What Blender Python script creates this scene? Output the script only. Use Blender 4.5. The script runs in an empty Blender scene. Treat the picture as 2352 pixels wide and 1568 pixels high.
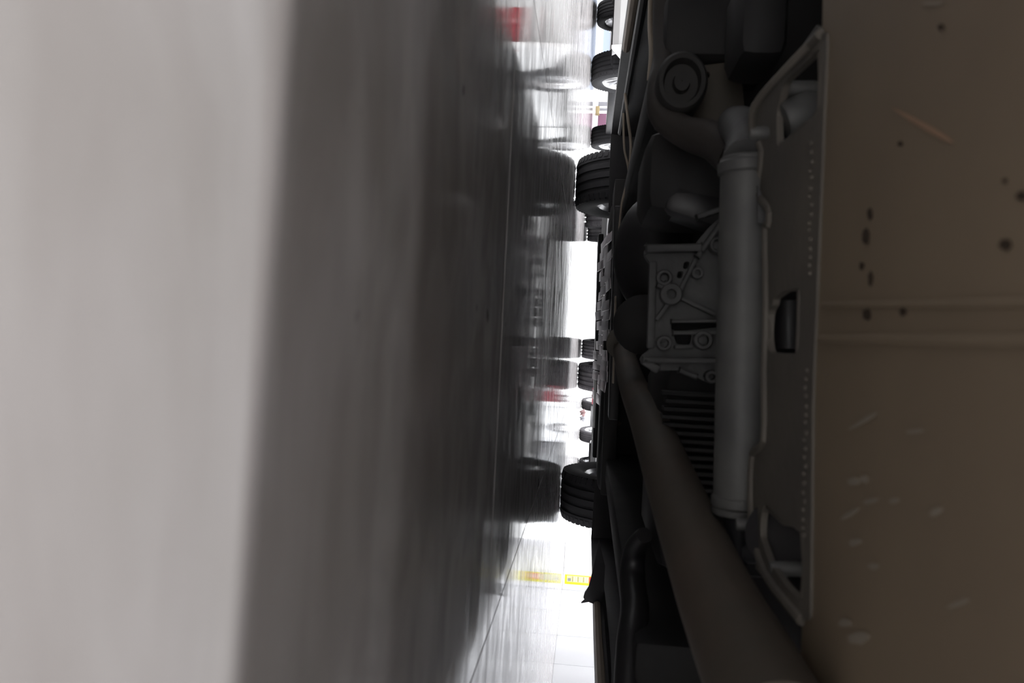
import bpy, bmesh, math, random
from mathutils import Vector, Matrix
from mathutils.geometry import tessellate_polygon
random.seed(7)
S = bpy.context.scene
COL = S.collection

# ------------------------------------------------------------------ camera
CAMZ = .10
_p, _t, _f = math.radians(5.7), math.atan(.049), 1764.0
FW = Vector((0, math.cos(_p), -math.sin(_p)))
_w = Vector((0, math.sin(_p), math.cos(_p)))
CR = math.cos(_t) * _w - math.sin(_t) * Vector((1, 0, 0))     # picture right (world up: the phone lies on its side)
CD = math.sin(_t) * _w + math.cos(_t) * Vector((1, 0, 0))     # picture down
O = Vector((0, 0, CAMZ))
cd = bpy.data.cameras.new('camera'); cam = bpy.data.objects.new('camera', cd); COL.objects.link(cam)
M = Matrix((CR, -CD, -FW)).transposed().to_4x4(); M.translation = O
cam.matrix_world = M
cd.sensor_width = 36; cd.lens = 27; cd.clip_start = .01; cd.clip_end = 300
cd.dof.use_dof = True; cd.dof.focus_distance = 3.4; cd.dof.aperture_fstop = 8.5
S.camera = cam
# ------------------------------------------------------------------ sky, exposure
W = bpy.data.worlds.new('world'); S.world = W; W.use_nodes = True
bg = W.node_tree.nodes['Background']; bg.inputs[0].default_value = (.96, .975, 1, 1); bg.inputs[1].default_value = 4.2
S.view_settings.view_transform = 'Standard'; S.view_settings.look = 'None'
S.view_settings.gamma = 1; S.view_settings.use_curve_mapping = False; S.view_settings.exposure = 0
LAMP1, LAMP2 = 2000.0, 780.0

# ------------------------------------------------------------------ helpers
def ray(px, py): return FW + (px - 1176) / _f * CR + (py - 784) / _f * CD
def on_z(px, py, z):
    d = ray(px, py); return O + d * ((z - CAMZ) / d.z)
def on_y(px, py, y):
    d = ray(px, py); return O + d * (y / d.y)

def mat(name, col, rough=.5, metal=0., noise=None, bump=0., spec=.5, bscale=60, coat=0.):
    m = bpy.data.materials.new(name); m.use_nodes = True
    nt = m.node_tree; b = nt.nodes['Principled BSDF']
    b.inputs['Base Color'].default_value = (*col, 1); b.inputs['Roughness'].default_value = rough
    b.inputs['Metallic'].default_value = metal; b.inputs['Specular IOR Level'].default_value = spec
    b.inputs['Coat Weight'].default_value = coat
    tc = nt.nodes.new('ShaderNodeTexCoord')
    if noise:
        col2, sc, stretch = noise
        mp = nt.nodes.new('ShaderNodeMapping'); mp.inputs['Scale'].default_value = stretch
        nz = nt.nodes.new('ShaderNodeTexNoise'); nz.inputs['Scale'].default_value = sc; nz.inputs['Detail'].default_value = 5
        cr = nt.nodes.new('ShaderNodeValToRGB')
        cr.color_ramp.elements[0].position = .35; cr.color_ramp.elements[1].position = .68
        cr.color_ramp.elements[0].color = (*col, 1); cr.color_ramp.elements[1].color = (*col2, 1)
        nt.links.new(tc.outputs['Object'], mp.inputs[0]); nt.links.new(mp.outputs[0], nz.inputs['Vector'])
        nt.links.new(nz.outputs['Fac'], cr.inputs[0]); nt.links.new(cr.outputs[0], b.inputs['Base Color'])
    if bump:
        n2 = nt.nodes.new('ShaderNodeTexNoise'); n2.inputs['Scale'].default_value = bscale; n2.inputs['Detail'].default_value = 3
        bp_ = nt.nodes.new('ShaderNodeBump'); bp_.inputs['Strength'].default_value = bump; bp_.inputs['Distance'].default_value = .002
        nt.links.new(tc.outputs['Object'], n2.inputs['Vector'])
        nt.links.new(n2.outputs['Fac'], bp_.inputs['Height']); nt.links.new(bp_.outputs[0], b.inputs['Normal'])
    return m

MT = dict(
    rubber=mat('rubber', (.022, .022, .025), .75, bump=.3, bscale=120),
    rubber_dust=mat('rubber_dust', (.05, .048, .055), .8, noise=((.085, .08, .085), 12, (1, 1, 1))),
    alloy=mat('alloy', (.75, .75, .76), .22, .85),
    chrome=mat('alloy_dark', (.35, .35, .37), .3, .9),
    white=mat('white_paint', (.80, .80, .80), .25, coat=.6),
    silver=mat('silver_paint', (.45, .46, .48), .3, .5, coat=.6),
    maroon=mat('maroon_paint', (.22, .03, .045), .3, coat=.5),
    glass=mat('dark_glass', (.02, .025, .03), .05),
    red=mat('red_lens', (.42, .01, .03), .12, coat=.8),
    clear=mat('clear_lens', (.7, .7, .72), .1),
    blackp=mat('black_plastic', (.012, .012, .015), .5, noise=((.026, .024, .025), 7, (1, 1, 1)), bump=.3, bscale=30),
    dark=mat('dark_underbody', (.012, .012, .014), .7, noise=((.03, .028, .027), 5, (1, 1, 1))),
    tray=mat('undertray', (.16, .125, .09), .6, noise=((.21, .165, .115), 2.6, (1, 1, 1)), bump=.25, bscale=14, spec=.3),
    steel=mat('dusty_steel', (.10, .09, .078), .65, .0, noise=((.14, .125, .105), 9, (1, 1, 1)), bump=.5, bscale=70),
    tube=mat('grey_tube', (.085, .085, .085), .55, .0, noise=((.12, .12, .115), 20, (1, 1, 1)), bump=.2, bscale=50),
    cast=mat('cast_aluminium', (.058, .058, .06), .65, .0, noise=((.09, .09, .09), 14, (1, 1, 1)), bump=.6, bscale=90),
    arm=mat('arm_black', (.035, .031, .029), .7, noise=((.055, .047, .042), 6, (1, 1, 1)), bump=.3),
    rust=mat('exhaust_steel', (.075, .065, .052), .7, .0, noise=((.10, .075, .058), 6, (1, 1, 1)), bump=.3, bscale=40),
    shield=mat('heat_shield', (.40, .37, .39), .35, .9, bump=.4, bscale=50),
    sill=mat('sill_tan', (.30, .25, .20), .5, noise=((.42, .36, .29), 9, (1, .3, 1)), bump=.3),
    scratch=mat('scratched_plastic', (.32, .2, .13), .6),
    dirt=mat('dirt_spot', (.035, .022, .012), .85),
    pale=mat('pale_scuff', (.26, .225, .18), .7),
    wall=mat('wall_panel_white', (.80, .81, .84), .35),
    plain=mat('plain_wall', (.62, .62, .62), .7),
    blue=mat('pale_blue_wall', (.26, .30, .38), .6),
    mauve=mat('mauve_board', (.17, .075, .125), .6),
    tan=mat('tan_box', (.26, .20, .10), .7),
    grey=mat('mid_grey', (.22, .22, .24), .6),
    yellow=mat('yellow_print', (.62, .58, .01), .45),
    paleyellow=mat('pale_yellow_print', (.56, .55, .27), .5, noise=((.48, .55, .3), 40, (1, 1, 1))),
    redprint=mat('red_print', (.75, .05, .03), .5),
    pinkprint=mat('pink_print', (.7, .4, .65), .5),
    joint=mat('tile_joint', (.3, .28, .28), .9),
    ceil=mat('ceiling_white', (.6, .6, .58), .8),
    lampm=mat('lamp_housing', (.7, .7, .7), .5),
    brown=mat('brown_bark', (.16, .09, .09), .9, noise=((.3, .2, .2), 30, (1, 1, 1))),
    blur=mat('pale_bag', (.72, .66, .68), .7),
)

def floor_material():
    m = bpy.data.materials.new('polished_tile'); m.use_nodes = True
    nt = m.node_tree; b = nt.nodes['Principled BSDF']; L = nt.links.new
    ge = nt.nodes.new('ShaderNodeNewGeometry')
    def noise(scale, stretch, detail=6, dist=0.):
        mp = nt.nodes.new('ShaderNodeMapping'); mp.inputs['Scale'].default_value = stretch
        nz = nt.nodes.new('ShaderNodeTexNoise'); nz.inputs['Scale'].default_value = scale
        nz.inputs['Detail'].default_value = detail; nz.inputs['Distortion'].default_value = dist
        L(ge.outputs['Position'], mp.inputs[0]); L(mp.outputs[0], nz.inputs['Vector']); return nz
    def ramp(src, a, ca, b_, cb):
        r = nt.nodes.new('ShaderNodeValToRGB'); e = r.color_ramp.elements
        e[0].position = a; e[0].color = (*ca, 1); e[1].position = b_; e[1].color = (*cb, 1)
        L(src, r.inputs[0]); return r
    st = noise(3.2, (1.1, 3.4, 1), 7, 1.2)      # wiping streaks lying across the car
    blot = noise(6., (1, 1, 1), 4)
    r1 = ramp(st.outputs['Fac'], .38, (.36, .335, .335), .62, (.46, .44, .445))
    r2 = ramp(blot.outputs['Fac'], .3, (.84, .83, .80), .6, (1, 1, 1))
    mx = nt.nodes.new('ShaderNodeMix'); mx.data_type = 'RGBA'; mx.blend_type = 'MULTIPLY'; mx.inputs[0].default_value = 1
    L(r1.outputs[0], mx.inputs[6]); L(r2.outputs[0], mx.inputs[7])
    sp = noise(26, (1, 1, 1), 1)               # grit spots
    r3 = ramp(sp.outputs['Fac'], .20, (.2, .18, .17), .25, (1, 1, 1))
    m2 = nt.nodes.new('ShaderNodeMix'); m2.data_type = 'RGBA'; m2.blend_type = 'MULTIPLY'; m2.inputs[0].default_value = 1
    L(mx.outputs[2], m2.inputs[6]); L(r3.outputs[0], m2.inputs[7])
    L(m2.outputs[2], b.inputs['Base Color'])
    rr = ramp(st.outputs['Fac'], .38, (.12, .12, .12), .62, (.045, .045, .045))
    L(rr.outputs[0], b.inputs['Coat Roughness']); b.inputs['Roughness'].default_value = .42
    b.inputs['Coat IOR'].default_value = 1.5
    rs = ramp(noise(4.5, (1.5, 2.6, 1), 6, 1.5).outputs['Fac'], .40, (.55, .55, .55), .58, (.9, .9, .9)); L(rs.outputs[0], b.inputs['Coat Weight']); b.inputs['Specular IOR Level'].default_value = .4
    bu = nt.nodes.new('ShaderNodeBump'); bu.inputs['Strength'].default_value = .05; bu.inputs['Distance'].default_value = .001
    L(noise(3, (1, 1.2, 1), 2).outputs['Fac'], bu.inputs['Height']); L(bu.outputs[0], b.inputs['Normal'])
    return m
MT['tile'] = floor_material()

def link(name, me, m, parent=None, smooth=False):
    o = bpy.data.objects.new(name, me); COL.objects.link(o)
    if m: me.materials.append(MT[m] if isinstance(m, str) else m)
    if parent: o.parent = parent
    if smooth:
        for p in me.polygons: p.use_smooth = True
        me.set_sharp_from_angle(angle=math.radians(38))
    return o
def tag(o, label=None, cat=None, group=None, kind=None):
    if label: o['label'] = label
    if cat: o['category'] = cat
    if group: o['group'] = group
    if kind: o['kind'] = kind
    return o
def empty(name, loc=(0, 0, 0), rz=0.):
    o = bpy.data.objects.new(name, None); COL.objects.link(o); o.location = loc; o.rotation_euler = (0, 0, rz)
    o.empty_display_size = .1; return o
def fin(name, bm, m, parent=None, smooth=False):
    bmesh.ops.recalc_face_normals(bm, faces=bm.faces)
    me = bpy.data.meshes.new(name); bm.to_mesh(me); bm.free()
    return link(name, me, m, parent, smooth)
def add_box(bm, c, s, R=None, bev=0.):
    r = bmesh.ops.create_cube(bm, size=1)
    vs = r['verts']
    for v in vs:
        q = Vector((v.co.x * s[0], v.co.y * s[1], v.co.z * s[2]))
        if R is not None: q = R @ q
        v.co = q + Vector(c)
    if bev:
        es = list({e for v in vs for e in v.link_edges})
        bmesh.ops.bevel(bm, geom=es, offset=bev, segments=2, affect='EDGES', profile=.5)
def box(name, c, s, m, parent=None, bev=0., R=None):
    bm = bmesh.new(); add_box(bm, c, s, R, bev); return fin(name, bm, m, parent, bool(bev))
def add_tube(bm, pts, rad, n=16, cap=True, flat=1.):
    pts = [Vector(p) for p in pts]; rad = rad if isinstance(rad, (list, tuple)) else [rad] * len(pts)
    rings = []; up = None
    for i, p in enumerate(pts):
        t = (pts[min(i + 1, len(pts) - 1)] - pts[max(i - 1, 0)]).normalized()
        if up is None:
            up = Vector((0, 0, 1)) if abs(t.z) < .9 else Vector((1, 0, 0))
        a = t.cross(up).normalized(); b = a.cross(t).normalized(); up = b
        rings.append([bm.verts.new(p + rad[i] * (math.cos(2 * math.pi * k / n) * a + flat * math.sin(2 * math.pi * k / n) * b)) for k in range(n)])
    for r0, r1 in zip(rings, rings[1:]):
        for k in range(n): bm.faces.new((r0[k], r0[(k + 1) % n], r1[(k + 1) % n], r1[k]))
    if cap:
        bm.faces.new(rings[0][::-1]); bm.faces.new(rings[-1])
def smooth_path(pts, k=6):
    pts = [Vector(p) for p in pts]; out = []
    for i in range(len(pts) - 1):
        p0, p1, p2, p3 = pts[max(i - 1, 0)], pts[i], pts[i + 1], pts[min(i + 2, len(pts) - 1)]
        for j in range(k):
            t = j / k
            out.append(.5 * ((2 * p1) + (p2 - p0) * t + (2 * p0 - 5 * p1 + 4 * p2 - p3) * t * t + (3 * p1 - p0 - 3 * p2 + p3) * t ** 3))
    return out + [pts[-1]]
def tube(name, pts, rad, m, parent=None, n=18, k=6, flat=1.):
    bm = bmesh.new()
    if isinstance(rad, (list, tuple)):
        rr = []
        for i in range(len(rad) - 1): rr += [rad[i] + (rad[i + 1] - rad[i]) * j / k for j in range(k)]
        rad = rr + [rad[-1]]
    add_tube(bm, smooth_path(pts, k), rad, n, flat=flat); return fin(name, bm, m, parent, True)
def add_cyl(bm, a, b, r0, r1=None, n=24): add_tube(bm, [a, b], [r0, r1 if r1 is not None else r0], n)
def add_plate(bm, loops, off):
    """flat polygon (first loop) with holes (others), thickened along off"""
    loops = [[Vector(p) for p in l] for l in loops]; off = Vector(off)
    tris = tessellate_polygon(loops); flat = [p for l in loops for p in l]
    a = [bm.verts.new(p) for p in flat]; b = [bm.verts.new(p + off) for p in flat]
    for t in tris:
        try: bm.faces.new([a[i] for i in t]); bm.faces.new([b[i] for i in reversed(t)])
        except ValueError: pass
    k = 0
    for l in loops:
        n = len(l)
        for i in range(n):
            i0, i1 = k + i, k + (i + 1) % n
            try: bm.faces.new((a[i0], a[i1], b[i1], b[i0]))
            except ValueError: pass
        k += n
def plate(name, loops, off, m, parent=None):
    bm = bmesh.new(); add_plate(bm, loops, off); return fin(name, bm, m, parent)
def add_grid(bm, rows, th=None):
    g = [[bm.verts.new(p) for p in r] for r in rows]
    fs = []
    for r0, r1 in zip(g, g[1:]):
        for a, b, c, d in zip(r0, r0[1:], r1[1:], r1): fs.append(bm.faces.new((a, b, c, d)))
    if th: bmesh.ops.solidify(bm, geom=fs, thickness=th)
def grid(name, rows, m, parent=None, th=.02):
    bm = bmesh.new(); add_grid(bm, rows, th); return fin(name, bm, m, parent, True)
def round_poly(pts, r=.02, n=3):
    out = []; N = len(pts)
    for i in range(N):
        p, a, b = Vector(pts[i]), Vector(pts[i - 1]), Vector(pts[(i + 1) % N])
        da, db = (a - p), (b - p); k = min(r, da.length * .45, db.length * .45)
        A, B = p + da.normalized() * k, p + db.normalized() * k
        for j in range(n + 1):
            t = j / n; out.append((1 - t) ** 2 * A + 2 * t * (1 - t) * p + t * t * B)
    return out

# ------------------------------------------------------------------ structure
TS, TL = .82, .90; TX0, TY0 = .34, 1.78
floor = box('floor', (0, 20, -.06), (70, 80, .1), 'joint'); tag(floor, kind='structure', label='polished light grey tiled floor with dirt streaks')
# paving outside the tiled part, same level as the tiles
fm = [bpy.data.meshes.new('tile')]
bm = bmesh.new(); add_box(bm, (0, 0, -.006), (TS - .0016, TL - .0016, .012), bev=.0006)
bmesh.ops.recalc_face_normals(bm, faces=bm.faces); bm.to_mesh(fm[0]); bm.free(); fm[0].materials.append(MT['tile'])
for i in range(-7, 5):
    for j in range(-4, 16):
        t = bpy.data.objects.new('tile', fm[0]); COL.objects.link(t); t.parent = floor
        t.location = (TX0 + (i + .5) * TS, TY0 + (j + .5) * TL, random.uniform(-.0003, .0003))
x0, x1 = TX0 - 7 * TS, TX0 + 5 * TS; y0, y1 = TY0 - 4 * TL, TY0 + 16 * TL
bm = bmesh.new()
for c, s in ((((x0 - 20) / 2 - x0 * 0, 20, -.006), (abs(-20 - x0), 80, .012)), (((x1 + 20) / 2, 20, -.006), (20 - x1, 80, .012)),
             (((x0 + x1) / 2, (y1 + 60) / 2, -.006), (x1 - x0, 60 - y1, .012)), (((x0 + x1) / 2, (y0 - 20) / 2, -.006), (x1 - x0, y0 + 20, .012))):
    add_box(bm, c, s)
o = fin('paving', bm, 'tile', floor); o['kind'] = 'stuff'
# white panelled wall on the right
wr = empty('wall_right', (1.68, 0, 0)); tag(wr, 'white panelled wall beside the parked car, seen at floor level', kind='structure')
def on_wall(px, py, X=1.68):
    d = ray(px, py); return O + d * (X / d.x)
joints = [1.2, 1.62, 2.04, 2.44, 2.84, 3.24, 3.64, 4.05, 4.45, 4.86, 5.28]
for a, b in zip(joints, joints[1:]):
    box('panel', (.02, (a + b) / 2, 1.5), (.04, b - a - .005, 3.0), 'wall', wr, bev=.002)
box('backing', (.10, 3.25, 1.5), (.08, 4.15, 3.0), 'plain', wr)
box('corner_trim', (.04, 5.325, 1.5), (.10, .07, 3.0), 'wall', wr, bev=.004)
# unseen hall shell added behind and above the car's nose, blocking the sky
tag(box('added_wall_back', (0, -11.1, 1.7), (16, .2, 3.4), 'plain'), kind='structure', label='unseen plain wall added far behind the camera to block the sky')
tag(box('added_wall_left', (-8.1, -5.2, 1.7), (.2, 12, 3.4), 'plain'), kind='structure', label='plain side wall of the added unseen hall')
tag(box('added_wall_front_right', (5.1, -5.2, 1.7), (.2, 12, 3.4), 'plain'), kind='structure', label='plain side wall right of the added unseen hall')
tag(box('ceiling', (-1.5, -5.0, 3.5), (13.4, 12.4, .2), 'ceil'), kind='structure', label='unseen flat white ceiling added over the front of the car to block the sky')

def lamp(y, power, lab, w=.4):
    t = empty('ceiling_light', (0, y, 3.4)); tag(t, lab, 'lamp')
    box('housing', (0, 0, -.03), (2.6, w + .1, .06), 'lampm', t, bev=.01)
    em = bpy.data.materials.new('tube_light'); em.use_nodes = True; nt = em.node_tree
    b = nt.nodes['Principled BSDF']; b.inputs['Emission Color'].default_value = (1, .995, .985, 1)
    b.inputs['Emission Strength'].default_value = 6
    box('diffuser', (0, 0, -.07), (2.5, w, .02), em, t)
    ld = bpy.data.lights.new('lamp_light', 'AREA'); ld.shape = 'RECTANGLE'; ld.size = 2.5; ld.size_y = w; ld.energy = power
    ld.color = (1, .995, .985)
    lo = bpy.data.objects.new('lamp_light', ld); COL.objects.link(lo); lo.parent = t; lo.location = (0, 0, -.09)
    return t
lamp(-6.2, LAMP1, 'long ceiling light nearer the nose of the parked car', .2)
lamp(-9.3, LAMP2, 'long ceiling light by the back wall')

# ------------------------------------------------------------------ wheels and cars
def add_lathe(bm, prof, n=48, sx=1):
    """profile of (x, r) turned about the X axis"""
    rings = [[bm.verts.new((sx * x, r * math.cos(2 * math.pi * k / n), r * math.sin(2 * math.pi * k / n))) for k in range(n)] for x, r in prof]
    for a, b in zip(rings, rings[1:]):
        for k in range(n): bm.faces.new((a[k], a[(k + 1) % n], b[(k + 1) % n], b[k]))
def tyre_profile(w, R, ri, ng=4, gd=.009):
    h = w / 2; tw = h * .86; g = w * .034
    p = [(-h * .80, ri), (-h * .93, ri + .012), (-h, ri + (R - ri) * .42), (-h * .985, ri + (R - ri) * .66), (-h * .93, R - .020), (-tw, R - .006)]
    for k in range(ng):
        x = -tw + 2 * tw * (k + 1) / (ng + 1)
        z = R - .004 * (abs(x) / tw) ** 2
        p += [(x - g, z), (x - g * .7, z - gd), (x + g * .7, z - gd), (x + g, z)]
    return p + [(tw, R - .006), (h * .93, R - .020), (h * .985, ri + (R - ri) * .66), (h, ri + (R - ri) * .42), (h * .93, ri + .012), (h * .80, ri)]
def wheel(parent, loc, w, R, side, spokes=10, trm='rubber', rimm='alloy', blocks=True):
    """side +1: outer face towards +X"""
    ri = R * .66; t = empty('wheel', loc); t.parent = parent
    bm = bmesh.new(); add_lathe(bm, tyre_profile(w, R, ri), 64)
    fin('tyre', bm, trm, t, True)
    if blocks:                                     # shoulder lugs
        bm = bmesh.new(); n = 60
        for s in (-1, 1):
            for k in range(n):
                a = 2 * math.pi * k / n + (.02 if s > 0 else 0)
                Rm = Matrix.Rotation(a, 3, 'X')
                add_box(bm, Rm @ Vector((s * w * .40, 0, R - .0085)), (w * .13, 2 * math.pi * R / n * .62, .009), Rm @ Matrix.Rotation(s * .28, 3, 'Y'))
        fin('tread_block', bm, trm, t)['kind'] = 'stuff'
    h = w / 2 * side
    bm = bmesh.new()
    add_lathe(bm, [(-.80 * h, ri + .004), (-.84 * h, ri - .008), (-.70 * h, ri - .022), (.55 * h, ri - .026), (.72 * h, ri - .018), (.90 * h, ri - .006), (.86 * h, ri + .005)], 56)
    add_lathe(bm, [(.30 * h, .001), (.60 * h, .001), (.60 * h, .04), (.52 * h, .062), (.2 * h, .066), (.2 * h, .001)], 32)
    for k in range(spokes):
        a = 2 * math.pi * k / spokes
        Rm = Matrix.Rotation(a, 3, 'X')
        r0, r1 = .045, ri - .018
        q = []
        for r, wd, xx in ((r0, .018, .54), (r0 + (r1 - r0) * .5, .013, .64), (r1, .022, .78)):
            q.append([Rm @ Vector((xx * h, wd * s, r)) for s in (-1, 1)] + [Rm @ Vector(((xx - .22) * h, wd * s, r)) for s in (1, -1)])
        vs = [[bm.verts.new(v) for v in r] for r in q]
        for a0, a1 in zip(vs, vs[1:]):
            for i in range(4): bm.faces.new((a0[i], a0[(i + 1) % 4], a1[(i + 1) % 4], a1[i]))
    fin('rim', bm, rimm, t, True)
    bm = bmesh.new(); add_lathe(bm, [(-.35 * h, .02), (-.35 * h, ri * .72), (-.25 * h, ri * .72), (-.25 * h, .02)], 40)
    fin('brake_disc', bm, 'chrome', t, True)
    return t

def car_body(root, wb, track, R, w, paint, clear=.17, ro=.95, fo=.85, half=.88, under=True, ro_z=.22, H=1.46, wheels=((0, -1), (0, 1), (1, -1), (1, 1)),
             spokes=10, trm='rubber', dx=(0, 0, 0, 0), side_z=None, tl='red'):
    zb = side_z if side_z is not None else clear + .02
    belt = .92
    def arch(yc):
        out = []
        for k in range(11):
            a = math.pi * (1 - k / 10); out.append((yc + (R + .055) * math.cos(a), max(zb, R + (R + .055) * math.sin(a))))
        return out
    lo = [(-ro + .12, zb)] + arch(0) + arch(wb) + [(wb + fo - .14, zb)]
    up = [(wb + fo - .02, .36), (wb + fo - .03, .62), (wb + .45, .84), (wb - .35, belt), (.3, belt + .05), (-ro + .25, belt + .03), (-ro + .03, .82), (-ro + .01, .36)]
    poly = lo + up
    for s in (-1, 1):
        bm = bmesh.new(); add_plate(bm, [[(s * half, y, z) for y, z in poly]], (-s * .03, 0, 0))
        bm.verts.ensure_lookup_table()
        for v in bm.verts:                          # tuck the panel in towards sill and shoulder
            v.co.x -= s * (.05 * max(0, (v.co.z - .6) / .4) ** 2 + .03 * max(0, (.4 - v.co.z) / .25))
        fin('side_panel', bm, paint, root)
        # wheel arch lips
        for yc in (0, wb):
            tube('arch_lip', [(s * (half - .012), y, z) for y, z in arch(yc)], .012, 'blackp', root, 8, 2)
        # side windows and pillars
        wy = [(.02, belt + .06), (.35, H - .10), (wb - 1.2, H - .07), (wb - .42, belt + .04)]
        pl = [(s * (half - .06 - .17 * (z - belt) / .5), y, z) for y, z in wy]
        plate('side_window', [pl], (-s * .012, 0, 0), 'glass', root)
        tube('window_frame', pl + [pl[0]], .016, 'blackp', root, 6, 2)
        tube('pillar', [(s * (half - .06), (wb - .95), belt), (s * (half - .22), wb - 1.1, H - .07)], .028, 'blackp', root, 8, 3)
        tube('door_seam', [(s * (half + .001), wb - .95, zb + .08), (s * (half + .001), wb - .95, belt - .12)], .0035, 'blackp', root, 6, 2)
        box('door_handle', (s * (half + .012), wb - 1.12, .80), (.03, .16, .028), paint, root, bev=.008)
        mb = bmesh.new(); add_box(mb, (s * (half + .09), wb - .32, .97), (.2, .1, .13), bev=.03); fin('mirror', mb, paint, root, True)
        if under: box('sill', (s * (half - .085), wb / 2, clear + .055), (.06, wb - 2 * R - .12, .07), 'blackp', root, bev=.015)
    U = [k / 6 - 1 for k in range(13)]
    def end(sgn, ye, prof):
        rows = []
        for dy, z in prof: rows.append([(half * .985 * u, ye - sgn * (dy + .15 * abs(u) ** 5), z) for u in U])
        return rows
    grid('rear_bumper', end(-1, -ro, [(.10, ro_z), (.02, ro_z + .05), (-.02, .40), (-.02, .52), (.02, .58)]), paint, root)
    grid('rear_valance', end(-1, -ro, [(.50, ro_z + .02), (.30, ro_z - .005), (.10, ro_z)]), 'blackp', root)
    grid('tailgate', end(-1, -ro, [(.02, .585), (.03, .8), (.09, .98)]), paint, root)
    grid('front_bumper', end(1, wb + fo, [(.12, clear + .03), (.03, clear + .08), (-.01, .42), (.02, .58), (.10, .66)]), paint, root)
    def strip(prof): return [[(hw * u, y, z - .03 * u * u) for u in U] for y, z, hw in prof]
    grid('bonnet', strip([(wb + fo - .1, .66, half * .9), (wb + .5, .86, half * .94), (wb - .2, .97, half * .93)]), paint, root)
    grid('windscreen', strip([(wb - .2, .975, half * .9), (wb - .55, 1.2, half * .84), (wb - 1.0, H - .03, half * .76)]), 'glass', root, th=.01)
    grid('roof', strip([(wb - 1.0, H - .03, half * .76), (wb - 1.6, H, half * .76), (.5, H - .04, half * .75)]), paint, root)
    grid('rear_window', strip([(.5, H - .045, half * .75), (.1, 1.22, half * .8), (-.25, 1.03, half * .86)]), 'glass', root, th=.01)
    grid('boot_lid', strip([(-.25, 1.03, half * .88), (-ro + .1, .98, half * .9)]), paint, root)
    for s in (-1, 1):
        grid('tail_light', [[(s * half * (.995 - .34 * v), -ro + .16 * (1 - v) ** 3 - .025, z - .05 * v) for v in (0, .2, .45, .7, 1)] for z in (.60, .68, .77)], tl, root, th=.03)
        grid('headlight', [[(s * half * (.97 - .36 * v), wb + fo - .19 * (1 - v) ** 3 - .02, z) for v in (0, .25, .5, 1)] for z in (.56, .62, .68)], 'clear', root, th=.03)
    if under:
        box('underfloor', (0, wb / 2 - .03, clear + .10), (2 * half - .5, wb + ro + fo - .5, .12), 'dark', root, bev=.03)
        tube('axle', [(-track / 2 + .1, 0, R * .75), (0, 0, R * .82), (track / 2 - .1, 0, R * .75)], .035, 'dark', root, 10)
    for i, (f, s) in enumerate(((0, -1), (0, 1), (1, -1), (1, 1))):
        wheel(root, (s * track / 2 + dx[i], f * wb, R), w, R, s, spokes, trm)
    return root

# the car overhead: nose over the camera, rear axle 3.7 m ahead (its local y axis runs backwards)
own = empty('car', (0, 3.70, 0), math.pi)
tag(own, 'car standing overhead, its dark dusty underside and two nearest black tyres in view', 'car')
WB = 2.95
car_body(own, WB, 1.47, .315, .235, 'white', clear=.155, ro=.85, fo=.92, half=.93, under=False, ro_z=.145, wheels=(), spokes=7,
         dx=(.03, .03, .03, .03), side_z=.20)
INV = own.matrix_basis.inverted()
rootloc = Matrix.Translation((0, 3.70, 0)) @ Matrix.Rotation(math.pi, 4, 'Z'); INV = rootloc.inverted()
class _W:
    """children of the car overhead are modelled in world space: this parent keeps them there"""
def under(o, parent=None):
    if parent is None:
        o.parent = own; o.matrix_parent_inverse = INV
    else: o.parent = parent
    return o

# undertray directly above the camera, running forward to the bumper lip behind the camera
TZ = .262
edge = [on_z(x, y, TZ) for x, y in ((1893, -260), (1890, 0), (1883, 300), (1874, 600), (1862, 900), (1848, 1200), (1838, 1568), (1836, 1830))]
bm = bmesh.new()
pts = [Vector((-.66, .60, TZ))] + edge + [Vector((.66, .52, TZ)), Vector((.66, -.05, TZ)), Vector((-.66, -.05, TZ))]
add_plate(bm, [[p for p in pts]], (0, 0, .004)); tray = under(fin('undertray', bm, 'tray'))
# shallow swages pressed into the tray
for (xa, ya, xb, yb), r, m in (((1890, 700, 2420, 694), .0022, 'tray'), ((1886, 778, 2420, 782), .003, 'tray')):
    a, b = on_z(xa, ya, TZ), on_z(xb, yb, TZ)
    bm = bmesh.new(); add_tube(bm, [a, a.lerp(b, .5), b], r, 8); under(fin('swage', bm, m, None, True), tray)
def spot(px, py, rx, ry, m, ang=0., name='dirt_spot'):
    c = on_z(px, py, TZ - .0008); bm = bmesh.new(); n = 14; vs = []
    for k in range(n):
        a = 2 * math.pi * k / n; j = random.uniform(.8, 1.15)
        u, v = rx * math.cos(a) * j, ry * math.sin(a) * j
        q = on_z(px + u * math.cos(ang) - v * math.sin(ang), py + u * math.sin(ang) + v * math.cos(ang), TZ - .0008)
        vs.append(q)
    add_plate(bm, [vs], (0, 0, .0006)); return under(fin(name, bm, m), tray)
for a in ((2308, 562, 14, 13), (2345, 450, 13, 11), (1988, 542, 8, 18), (1997, 490, 5, 14), (1990, 722, 9, 12), (2072, 716, 7, 10), (1978, 610, 5, 9), (1998, 640, 5, 16), (2160, 62, 7, 7), (2306, 415, 5, 6), (2066, 330, 5, 5)):
    spot(*a, 'dirt')
spot(2118, 288, 76, 6, 'scratch', .52, 'scratch')
for a in ((1985, 965, 38, 5, -.55), (2100, 990, 24, 5, -.15), (1960, 1105, 14, 9, 0), (1984, 1100, 9, 9, 0), (2000, 1150, 18, 6, -.2), (2052, 1150, 12, 6, -.3), (1950, 1180, 26, 6, -.6), (2148, 1175, 16, 8, -.6),
          (1962, 1245, 14, 8, -.3), (2004, 1300, 12, 8, 0), (1940, 1430, 16, 9, 0), (1970, 1465, 26, 14, 0), (2200, 1385, 26, 5, -.4), (2210, 780, 30, 5, 0), (2140, 8, 26, 4, 0), (2048, 780, 18, 9, 0)):
    spot(a[0], a[1], a[2], a[3], 'pale', a[4], 'scuff')
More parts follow.
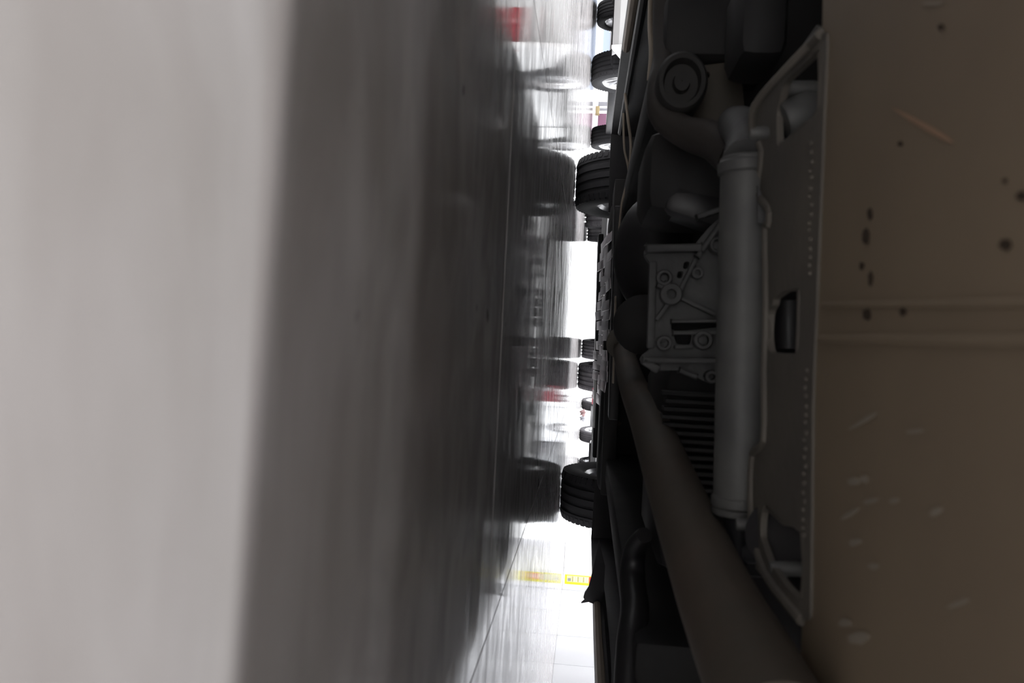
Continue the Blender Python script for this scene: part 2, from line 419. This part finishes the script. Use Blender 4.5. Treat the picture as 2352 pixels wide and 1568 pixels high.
# bumper lip behind the camera
lip = grid('bumper_lip', [[(.62 * u, -.05, TZ) for u in (-1, -.5, 0, .5, 1)], [(.64 * u, -.12, .235) for u in (-1, -.5, 0, .5, 1)],
                          [(.66 * u, -.16 - .05 * u, .20) for u in (-1, -.5, 0, .5, 1)], [(.68 * u, -.185, .26) for u in (-1, -.5, 0, .5, 1)], [(.68 * u, -.20, .45) for u in (-1, -.5, 0, .5, 1)]], 'blackp', None, th=.006)
under(lip)

# pressed steel crossmember flange with its openings
FZ = .2600
out = [(1900, 70), (1886, 78), (1742, 232), (1730, 300), (1752, 352), (1742, 440), (1768, 482), (1768, 515), (1760, 530), (1762, 700), (1758, 860), (1757, 1010), (1732, 1040), (1727, 1120), (1731, 1215), (1760, 1320), (1842, 1424), (1860, 1424), (1866, 900), (1890, 300)]
h1 = [(1884, 108), (1884, 248), (1850, 285), (1785, 338), (1783, 262), (1800, 190)]
h2 = [(1838, 660), (1800, 668), (1776, 686), (1774, 700), (1765, 714), (1761, 770), (1766, 808), (1776, 814), (1826, 818), (1834, 800)]
h3 = [(1756, 1156), (1800, 1200), (1845, 1222), (1843, 1385), (1800, 1340), (1765, 1290), (1745, 1230), (1748, 1180)]
fl = empty('crossmember'); under(fl)
loops = [round_poly([on_z(x, y, FZ) for x, y in l], .007, 3) for l in (out, h1, h2, h3)]
fp = plate('flange', loops, (0, 0, .006), 'steel', fl)
# rolled rims round the openings and a stitched seam of spot welds
for l in (h1, h2, h3):
    tube('hole_rim', [on_z(x, y, FZ + .004) for x, y in l + [l[0]]], .0022, 'steel', fl, 8, 2)
edge2 = [on_z(x, y, FZ) for x, y in out[1:17]]
tube('flange_lip', edge2, .0042, 'steel', fl, 8, 3)
bm = bmesh.new()
for k in range(46):
    y = 330 + k * 20 + random.uniform(-3, 3)
    if 640 < y < 830: continue
    x = 1866 - (y - 330) * .022 + random.uniform(-3, 3)
    c = on_z(x, y, FZ - .0002); bmesh.ops.create_icosphere(bm, subdivisions=1, radius=.0021, matrix=Matrix.Translation(c))
o = fin('weld_seam', bm, 'steel', fl, True); o['kind'] = 'stuff'
# bushes and pins seen through the openings
def pin(name, a, b, r, m='tube', n=20, parent=None):
    bm = bmesh.new(); add_tube(bm, [a, Vector(a).lerp(Vector(b), .15), Vector(a).lerp(Vector(b), .85), b], [r * .85, r, r, r * .85], n)
    return under(fin(name, bm, m, None, True), fl)
bm = bmesh.new(); add_cyl(bm, on_y(1812, 690, .80), on_y(1812, 800, .80), .015); under(fin('sleeve', bm, 'blackp', None, True), fl)
pin('bush', on_y(1800, 205, .72), on_y(1880, 205, .72), .0075)
pin('bush', on_y(1800, 280, .72), on_y(1880, 250, .72), .019)
pin('pin', on_y(1722, 305, .70), on_y(1765, 305, .70), .006)
pin('pin', on_y(1768, 1306, .66), on_y(1850, 1306, .66), .0062)
pin('pin', on_y(1690, 1204, .74), on_y(1740, 1204, .74), .006)
bm = bmesh.new(); add_cyl(bm, on_y(1785, 1225, .70), on_y(1850, 1250, .75), .03); under(fin('bush', bm, 'blackp', None, True), fl)
bm = bmesh.new(); add_cyl(bm, on_y(1700, 1262, .8), on_y(1740, 1262, .8), .014, n=16); under(fin('bush', bm, 'blackp', None, True), fl)
tube('strut', [on_y(1895, 66, .60), on_y(1800, 165, .64), on_y(1735, 242, .68), on_y(1728, 300, .7)], .0035, 'steel', fl, 8)
tube('brake_line', [on_y(1880, 60, .72), on_y(1790, 185, .78), on_y(1730, 240, .8), on_y(1726, 300, .8)], .002, 'tube', fl, 8)
tube('strut', [on_y(1742, 1300, .74), on_y(1800, 1370, .7), on_y(1848, 1428, .66)], .0035, 'steel', fl, 8)

# round tube across the car with its collars
TY = .80
pa, pb = on_y(1716, 372, TY), on_y(1698, 1162, TY)
ct = empty('steering_rack'); under(ct)
bm = bmesh.new(); add_cyl(bm, pa, pb, .0262, n=40); fin('housing', bm, 'tube', ct, True)
def collar(px, py, r, w, m):
    c = on_y(px, py, TY); d = (pb - pa).normalized()
    bm = bmesh.new(); add_tube(bm, [c - d * w, c - d * w * .7, c + d * w * .7, c + d * w], [r * .93, r, r, r * .93], 32); fin('collar', bm, m, ct, True)
collar(1714, 388, .0285, .007, 'tube'); collar(1717, 372, .0275, .004, 'tube'); collar(1698, 1150, .028, .006, 'tube'); collar(1697, 1172, .027, .004, 'tube')
tube('end_joint', [on_y(1716, 372, TY), on_y(1722, 330, .84), on_y(1712, 300, .9), on_y(1690, 285, .98)], [.025, .025, .026, .022], 'cast', ct, 20)
tube('rod', [on_y(1697, 1172, TY), on_y(1690, 1260, TY), on_y(1680, 1500, .8)], [.018, .013, .012], 'blackp', ct, 16)
# ragged sound-damping cloth edge between tube and flange
plate('bracket_tab', [[on_y(1740, 425, .765), on_y(1758, 462, .765), on_y(1770, 490, .765), on_y(1772, 515, .765), on_y(1740, 512, .765)]], (0, .004, 0), 'cast', ct)

# cast aluminium bracket
BY = 1.02
br = empty('engine_bracket'); under(br)
def B(l, y=BY): return [on_y(x, yy, y) for x, yy in l]
bo = [(1481, 569), (1548, 562), (1600, 560), (1604, 552), (1630, 520), (1652, 500), (1700, 495), (1700, 852), (1668, 835), (1655, 850), (1640, 878), (1622, 878), (1596, 862), (1560, 850), (1512, 851), (1470, 828), (1474, 818), (1496, 800), (1500, 760), (1492, 700), (1498, 620), (1492, 600), (1481, 588)]
bh = [[(1571, 601), (1585, 600), (1580, 618), (1568, 618)], [(1556, 623), (1570, 622), (1566, 640), (1554, 639)], [(1541, 739), (1660, 737), (1660, 750), (1566, 760), (1542, 758)], [(1546, 768), (1590, 768), (1584, 792), (1554, 790)],
      [(1600, 600), (1650, 540), (1668, 545), (1668, 700), (1660, 715), (1570, 682), (1572, 665)]]
bm = bmesh.new(); add_plate(bm, [round_poly(B(bo), .006, 3)] + [round_poly(B(h), .003, 2) for h in bh[:4]], (0, .018, 0)); fin('web', bm, 'cast', br)
def rib(a, b, w, d=.016, m='cast'):
    A, Bq = on_y(*a, BY - d / 2), on_y(*b, BY - d / 2); v = Bq - A; L = v.length; v.normalize()
    z = Vector((0, 1, 0)); x = v.cross(z).normalized(); R = Matrix((v, z, x)).transposed()
    bm = bmesh.new(); add_box(bm, (A + Bq) / 2, (L, d, w), R, bev=min(w, d) * .25); return fin('rib', bm, m, br, True)
for a in (((1484, 572), (1610, 570), .010), ((1600, 590), (1660, 505), .006), ((1597, 596), (1560, 670), .005), ((1560, 683), (1640, 722), .005), ((1540, 690), (1507, 735), .006), ((1528, 664), (1508, 655), .005),
          ((1475, 826), (1650, 828), .007), ((1541, 738), (1655, 737), .004), ((1545, 764), (1655, 764), .005), ((1500, 600), (1494, 800), .010, .010), ((1600, 500), (1660, 480), .006), ((1590, 795), (1548, 797), .005), ((1600, 866), (1560, 850), .006), ((1475, 826), (1512, 850), .010)):
    rib(*a)
def boss(px, py, ro, ri, d=.016):
    c = on_y(px, py, BY); n = 22; bm = bmesh.new()
    rings = []
    for r, y in ((ro, 0), (ro, -d), (ro * .9, -d - .002), (ri, -d - .002), (ri, -.002), (.0005, -.002)):
        rings.append([bm.verts.new(c + Vector((r * math.cos(2 * math.pi * k / n), y, r * math.sin(2 * math.pi * k / n)))) for k in range(n)])
    for a, b in zip(rings, rings[1:]):
        for k in range(n): bm.faces.new((a[k], a[(k + 1) % n], b[(k + 1) % n], b[k]))
    return fin('boss', bm, 'cast', br, True)
for a in ((1539, 677, .0145, .0065), (1523, 788, .0100, .0058), (1611, 781, .0125, .0075), (1645, 566, .0110, .0075), (1523, 640, .0105, .0065), (1630, 864, .0085, .0045), (1600, 628, .008, .004, .01), (1666, 640, .008, .004, .008)): boss(*a)
def bolt(px, py, r, y=BY - .018, m='cast', parent=None):
    c = on_y(px, py, y); bm = bmesh.new(); add_cyl(bm, c, c + Vector((0, -.006, 0)), r, n=6); add_cyl(bm, c + Vector((0, .004, 0)), c + Vector((0, -.001, 0)), r * 1.4, n=18)
    return fin('bolt', bm, m, parent or br)
for a in ((1611, 781, .0052, BY - .008), (1645, 566, .005, BY - .008), (1523, 640, .004, BY - .006)): bolt(*a)
plate('backing_web', [B([(1570, 600), (1700, 495), (1700, 850), (1540, 800), (1520, 620)], BY + .05)], (0, .01, 0), 'dark', br)

# exhaust downpipe sweeping over the camera's right
pp = [((1432, 806), 2.25, .030), ((1452, 880), 1.75, .031), ((1490, 965), 1.30, .032), ((1536, 1090), 1.02, .033), ((1590, 1230), .82, .034), ((1650, 1380), .68, .0350), ((1725, 1540), .56, .036), ((1800, 1700), .47, .036)]
ex = empty('exhaust'); under(ex)
tube('pipe', [on_y(*a, y) for a, y, r in pp], [r for a, y, r in pp], 'rust', ex, 28, 8)
tube('pipe', [on_y(1480, 1228, 1.2), on_y(1460, 1260, 1.25), on_y(1452, 1320, 1.25), on_y(1458, 1400, 1.2), on_y(1448, 1480, 1.15), on_y(1440, 1620, 1.1)], [.012, .018, .021, .022, .021, .020], 'blackp', ex, 18)
c0 = on_y(1432, 800, 2.25)
bm = bmesh.new(); add_tube(bm, [c0 + Vector((-.01, .0, .0)), c0 + Vector((-.02, .02, 0))], [.05, .05], 24); fin('flange_ring', bm, 'steel', ex, True)
tube('silencer_pipe', [on_y(1432, 800, 2.25), Vector((-.02, 2.6, .20)), Vector((-.06, 3.0, .215))], .03, 'rust', ex, 20)

# control arm and stamped panel on the left of the car
ar = empty('control_arm'); under(ar)
tube('arm', [on_y(1530, -60, 1.15), on_y(1528, 60, 1.15), on_y(1528, 150, 1.12), on_y(1512, 205, 1.1), on_y(1520, 262, 1.08), on_y(1575, 305, 1.06), (on_y(1640, 325, 1.02)), on_y(1690, 370, .98)], [.024, .023, .022, .020, .022, .024, .028, .030], 'arm', ar, 20, flat=.8)
cb = on_y(1560, 205, 1.08)
bm = bmesh.new()
n = 36; rings = []
for r, y in ((.046, 0), (.046, -.03), (.041, -.036), (.034, -.036), (.030, -.022), (.016, -.022), (.014, -.034), (.001, -.034)):
    rings.append([bm.verts.new(cb + Vector((.9 * r * math.cos(2 * math.pi * k / n), y, .75 * r * math.sin(2 * math.pi * k / n)))) for k in range(n)])
for a, b in zip(rings, rings[1:]):
    for k in range(n): bm.faces.new((a[k], a[(k + 1) % n], b[(k + 1) % n], b[k]))
fin('bush', bm, 'dark', ar, True)
ph = [(on_y(1623, 172, 1.12) + Vector((.005 * math.cos(a * .785), 0, .005 * math.sin(a * .785)))) for a in range(8)]
plate('bracket_plate', [[on_y(x, y, 1.12) for x, y in ((1614, 150), (1698, 140), (1706, 200), (1716, 320), (1700, 345), (1640, 322), (1580, 290), (1600, 250), (1612, 215))], ph], (0, .006, 0), 'rust', ar)
box('arm_mount', on_y(1735, 60, 1.0), (.12, .12, .06), 'dark', ar, bev=.02)

# dark masses filling the engine bay
bay = empty('engine'); under(bay)
def blob(name, px, py, y, s, m='dark', bev=.03, rot=0.):
    return box(name, on_y(px, py, y), s, m, bay, bev=bev, R=Matrix.Rotation(rot, 3, 'Y'))
blob('gearbox', 1580, 425, 1.25, (.13, .22, .15), 'dark', .03)
blob('gearbox_cover', 1600, 480, 1.18, (.05, .08, .10), 'blackp', .012, .3)
blob('sump', 1640, 1050, 1.35, (.34, .3, .22), 'dark', .04)
blob('radiator', 1700, 100, 1.30, (.30, .10, .28), 'dark', .03)
bm = bmesh.new()
for k in range(14):
    c = on_y(1600 + random.uniform(-5, 5), 905 + k * 18, 1.16); add_box(bm, c, (.006, .03, .10), bev=.001)
fin('cooling_fin', bm, 'dark', bay)['kind'] = 'stuff'
# rounded differential housing
bm = bmesh.new(); bmesh.ops.create_uvsphere(bm, u_segments=32, v_segments=20, radius=1)
for v in bm.verts: v.co = Vector((v.co.x * .13, v.co.y * .12, v.co.z * .085)) + on_y(1500, 585, 1.7)
fin('differential', bm, 'blackp', bay, True)
bm = bmesh.new(); cc = on_y(1478, 745, 1.6)
add_tube(bm, [cc + Vector((0, .03, 0)), cc, cc + Vector((0, -.01, 0)), cc + Vector((0, -.02, 0))], [.062, .062, .05, .02], 32); fin('flange_disc', bm, 'dark', bay, True)
c = on_y(1440, 770, 1.7); bm = bmesh.new(); add_cyl(bm, c, c + Vector((.0, -.03, .01)), .016); fin('clamp_bolt', bm, 'rubber', bay, True)
# floor pan closing the car above
under(box('floor_pan', (0, 2.15, .47), (1.72, 4.0, .03), 'dark'))
for s in (-1, 1): under(box('wheel_housing', (s * .62, .35, .42), (.03, 1.0, .36), 'dark'))
under(box('firewall', (0, 1.75, .36), (1.5, .04, .2), 'dark'))
# longitudinal rails, tank and rear shields
for s in (-1, 1):
    under(box('chassis_rail', (s * .46, 2.2, .265), (.09, 2.2, .16), 'dark', None, bev=.012))
def strip(px, y0_, py0, py1, y, w, d, m, name='crossrail', bev=.004, z=None):
    a, b = on_y(px, py0, y), on_y(y0_, py1, y)
    v = (b - a); L = v.length; v.normalize(); yy = Vector((0, 1, 0)); zz = v.cross(yy).normalized()
    bm = bmesh.new(); add_box(bm, (a + b) / 2, (L, d, w), Matrix((v, yy, zz)).transposed(), bev); return under(fin(name, bm, m, None, True))
strip(1421, 1408, 480, 960, 2.5, .030, .12, 'blackp')
strip(1414, 1408, 680, 880, 2.3, .006, .03, 'sill', 'lit_edge_strip', .002)  # tan colour stands in for light caught on an exhaust edge
strip(1425, 1393, 430, 1120, 3.0, .05, .30, 'dark', 'rear_crossmember')
strip(1368, 1364, 872, 982, 3.3, .009, .02, 'white', 'slit_light_strip', .002)  # white paint stands in for light showing through a slit
for l, rr_ in (([(1436, 215), (1442, 270), (1449, 330), (1446, 390), (1440, 450)], .0045), ([(1432, 260), (1434, 340), (1444, 400), (1428, 470), (1420, 560)], .0035), ([(1496, -30), (1494, 60), (1497, 120), (1492, 185)], .006)):
    under(tube('highlight_line', [on_y(x, y, 2.3 if l[0][0] < 1480 else 1.6) for x, y in l], rr_, 'sill', None, 10))  # thin tan tubes painted as reflections and a lit edge on dark pipes
# fuel tank shield: panels of pressed heat shield, catching the light from behind the car
sh = empty('heat_shield'); under(sh)
for k in range(17):
    py = 540 + k * 23
    for q, (xx, yy) in enumerate(((1386, 3.55), (1395, 3.25), (1405, 2.95))):
        if (k * 3 + q) % 5 == 0: continue
        a = on_y(xx - (py - 540) * .055 + random.uniform(-2, 2), py + (q % 2) * 11, yy)
        box('shield_panel', a, (.040, .24, .004), 'shield', sh, bev=.001, R=Matrix.Rotation(-random.uniform(.04, .14), 3, 'X') @ Matrix.Rotation(random.uniform(-.1, .1), 3, 'Y'))
under(box('fuel_tank', (0, 3.25, .315), (1.14, .5, .31), 'dark', None, bev=.03))
tube_ = tube('tail_pipe', [(.28, 3.0, .22), (.30, 3.5, .21), (.36, 4.0, .20), (.36, 4.55, .20)], .028, 'rust', None, 16); under(tube_)
under(tube('rear_axle', [(-.60, 3.72, .30), (-.3, 3.72, .24), (.3, 3.72, .24), (.60, 3.72, .30)], .04, 'dark', None, 16))
under(box('rear_undertray', (0, 4.2, .149), (1.15, .5, .03), 'blackp', None, bev=.01, R=Matrix.Rotation(-.022, 3, 'Y')))
# sills: lower flange of each side, tan underside, split line
def sillrun(s):
    ys = [(.9, .76), (1.4, .762), (1.75, .784), (2.1, .82), (2.58, .868), (3.0, .89), (3.26, .90)] if s < 0 else \
         [(.9, .73), (1.4, .735), (1.68, .744), (2.1, .774), (2.52, .785), (3.0, .805), (3.26, .82)]
    prof = [(.0, .150), (.012, .152), (.030, .19), (.02, .30), (-.02, .30), (-.012, .19), (-.006, .152)]
    bm = bmesh.new(); rings = []
    for y, x in ys:
        rings.append([bm.verts.new((s * (x + a), y, z)) for a, z in prof])
    for r0, r1 in zip(rings, rings[1:]):
        for k in range(len(prof)): bm.faces.new((r0[k], r0[(k + 1) % len(prof)], r1[(k + 1) % len(prof)], r1[k]))
    bm.faces.new(rings[0]); bm.faces.new(rings[-1])
    o = under(fin('sill_flange', bm, 'blackp', None, True))
    under(tube('sill_lip', [(s * (x - .012), y, .1625) for y, x in ys if y < 2.55], .011, 'sill', None, 8, 2))
    return o
sillrun(-1); sillrun(1)
for s in (-1, 1):
    under(tube('sill_clip_rail', [(s * .735, .9, .185), (s * .745, 1.8, .18), (s * .80, 2.9, .18)], .010, 'blackp', None, 8))
# wheel-arch splash guards ahead of each rear wheel, and the torn flap on the right sill
for s in (-1, 1):
    under(plate('splash_guard', [[(s * .58, 3.36, .157), (s * (.905 if s < 0 else .83), 3.28, .150), (s * .92, 3.28, .40), (s * .92, 3.34, .62), (s * .58, 3.36, .62)]], (0, .012, 0), 'blackp'))
fy = 2.3
fl_ = [(1376, 1240), (1366, 1290), (1358, 1325), (1352, 1348), (1343, 1362), (1340, 1372), (1343, 1378), (1335, 1385), (1352, 1382), (1356, 1384), (1362, 1386), (1367, 1391), (1372, 1400), (1384, 1400), (1390, 1300)]
under(plate('torn_flap', [[on_y(x, y, fy) for x, y in fl_]], (0, .012, 0), 'rubber'))
fl2 = [(1372, 1425), (1366, 1446), (1372, 1450), (1386, 1450), (1388, 1420)]
under(plate('torn_flap', [[on_y(x, y, 2.15) for x, y in fl2]], (0, .012, 0), 'rubber'))

# ------------------------------------------------------------------ other cars
A = empty('car', (-3.31, 7.1, 0), math.radians(2.8))
tag(A, 'white car parked at the left, wheels with silver alloy rims standing on the floor', 'car')
car_body(A, 2.8, 1.56, .325, .235, 'white', clear=.16, ro=.95, half=.87, ro_z=.175, spokes=10, side_z=.168)
Bc = empty('car', (-.52, 8.2, 0), math.radians(5.1))
tag(Bc, 'silver car directly behind the near rear wheels, only its dark dusty tyres visible', 'car')
car_body(Bc, 3.1, 1.70, .36, .27, 'silver', clear=.22, ro=.75, half=.95, ro_z=.36, H=1.7, trm='rubber_dust', spokes=6)
box('tail_lamp_standin', (1.0, -.42, .30), (.17, .012, .28), 'maroon', Bc, bev=.004)  # maroon panel added so the floor mirrors a red tail lamp
Cc = empty('car', (1.85 + .72, 16.0, 0), math.radians(9))
tag(Cc, 'farthest parked car beyond the right rear wheel, small grey tyres by the far paving', 'car')
car_body(Cc, 2.7, 1.50, .32, .225, 'silver', tl='chrome', clear=.2, ro=.95, half=.86, ro_z=.3, trm='rubber_dust', spokes=6)

# ------------------------------------------------------------------ far left background
def tbox(name, px, py0, py1, y, z0, z1, d, m, label, cat, bev=.01):
    a, b = on_y(px, py0, y), on_y(px, py1, y)
    return tag(box(name, ((a.x + b.x) / 2, y + d / 2, (z0 + z1) / 2), (abs(b.x - a.x), d, z1 - z0), m, bev=bev), label, cat)
bw = tag(box('wall_far_left', (-10.9, 19.2, .64), (9.0, .3, 1.1), 'blue'), kind='structure', label='pale blue low wall far behind the white car')
tag(box('trim_1', (-10.2, 19.1, .045), (10.4, .4, .09), 'wall'), kind='structure', label='white kerb under the pale blue wall')
t = on_y(1380, 256, 18.4)
pb_ = empty('notice_board', (t.x, 18.4, 0)); tag(pb_, 'mauve notice board with grey post seen between the white car tyres', 'board')
box('board', (.36, 0, .63), (.62, .06, 1.14), 'mauve', pb_, bev=.01); box('post', (-.05, 0, .6), (.06, .06, 1.2), 'grey', pb_, bev=.01); box('crossbar', (-.18, 0, .50), (.10, .05, .9), 'grey', pb_, bev=.01)
tbox('carton', 1373, 243, 260, 18.1, .0, .09, .2, 'tan', 'small tan carton lying on the floor beside the mauve board', 'box')

# yellow printed sign standing at the wall's far end
sg = empty('sign', (1.60, 5.50, 0)); tag(sg, 'yellow printed strip sign with red corner at the end of the white wall', 'sign')
a, b = on_y(1300, 1319, 5.5), on_y(1300, 1340, 5.5)
sw = b.x - a.x; cx = (a.x + b.x) / 2 - 1.60
box('board', (cx, 0, .16), (sw, .02, .32), 'yellow', sg, bev=.003)
box('printed_field', (cx - sw * .13, -.0115, .105), (sw * .68, .003, .155), 'paleyellow', sg)
box('red_block', (cx - sw * .13, -.0115, .215), (sw * .68, .003, .06), 'redprint', sg)
box('pink_mark', (cx - sw * .16, -.0135, .222), (sw * .38, .002, .04), 'pinkprint', sg)
box('grey_emblem', (cx - sw * .05, -.0135, .045), (sw * .3, .002, .022), 'grey', sg)
for k in range(9): box('text_line', (cx - sw * .13, -.0135, .068 + k * .013), (sw * .55, .001, .004), 'tan' if k % 3 == 0 else 'plain', sg)
box('foot', (cx, .05, .006), (sw + .02, .16, .012), 'wall', sg, bev=.003)
tag(box('wall_end_pillar', (1.62, 5.72, 1.5), (.28, .16, 3.0), 'wall', bev=.004), kind='structure', label='white pillar closing the panelled wall behind the yellow sign')

# distant bits between the tyres, by the farthest car
def clump(name, px, py, y, s, m, lab, cat):
    c = on_y(px, py, y); bm = bmesh.new(); bmesh.ops.create_icosphere(bm, subdivisions=3, radius=1)
    for v in bm.verts:
        k = 1 + .22 * math.sin(7 * v.co.x + 3 * v.co.z) + random.uniform(-.08, .08)
        v.co = Vector((v.co.x * s[0] * k, v.co.y * s[1] * k, v.co.z * s[2] * k))
    zmin = min(v.co.z for v in bm.verts)
    for v in bm.verts: v.co += Vector((c.x, c.y, -zmin))
    return tag(fin(name, bm, m, None, True), lab, cat)
clump('rock', 1345, 948, 13.5, (.06, .08, .05), 'brown', 'small reddish brown rock on the bright floor beyond the near right wheel', 'rock')
clump('rock', 1345, 961, 14.2, (.05, .07, .05), 'grey', 'smallest dark grey rock beside the reddish brown one', 'rock')
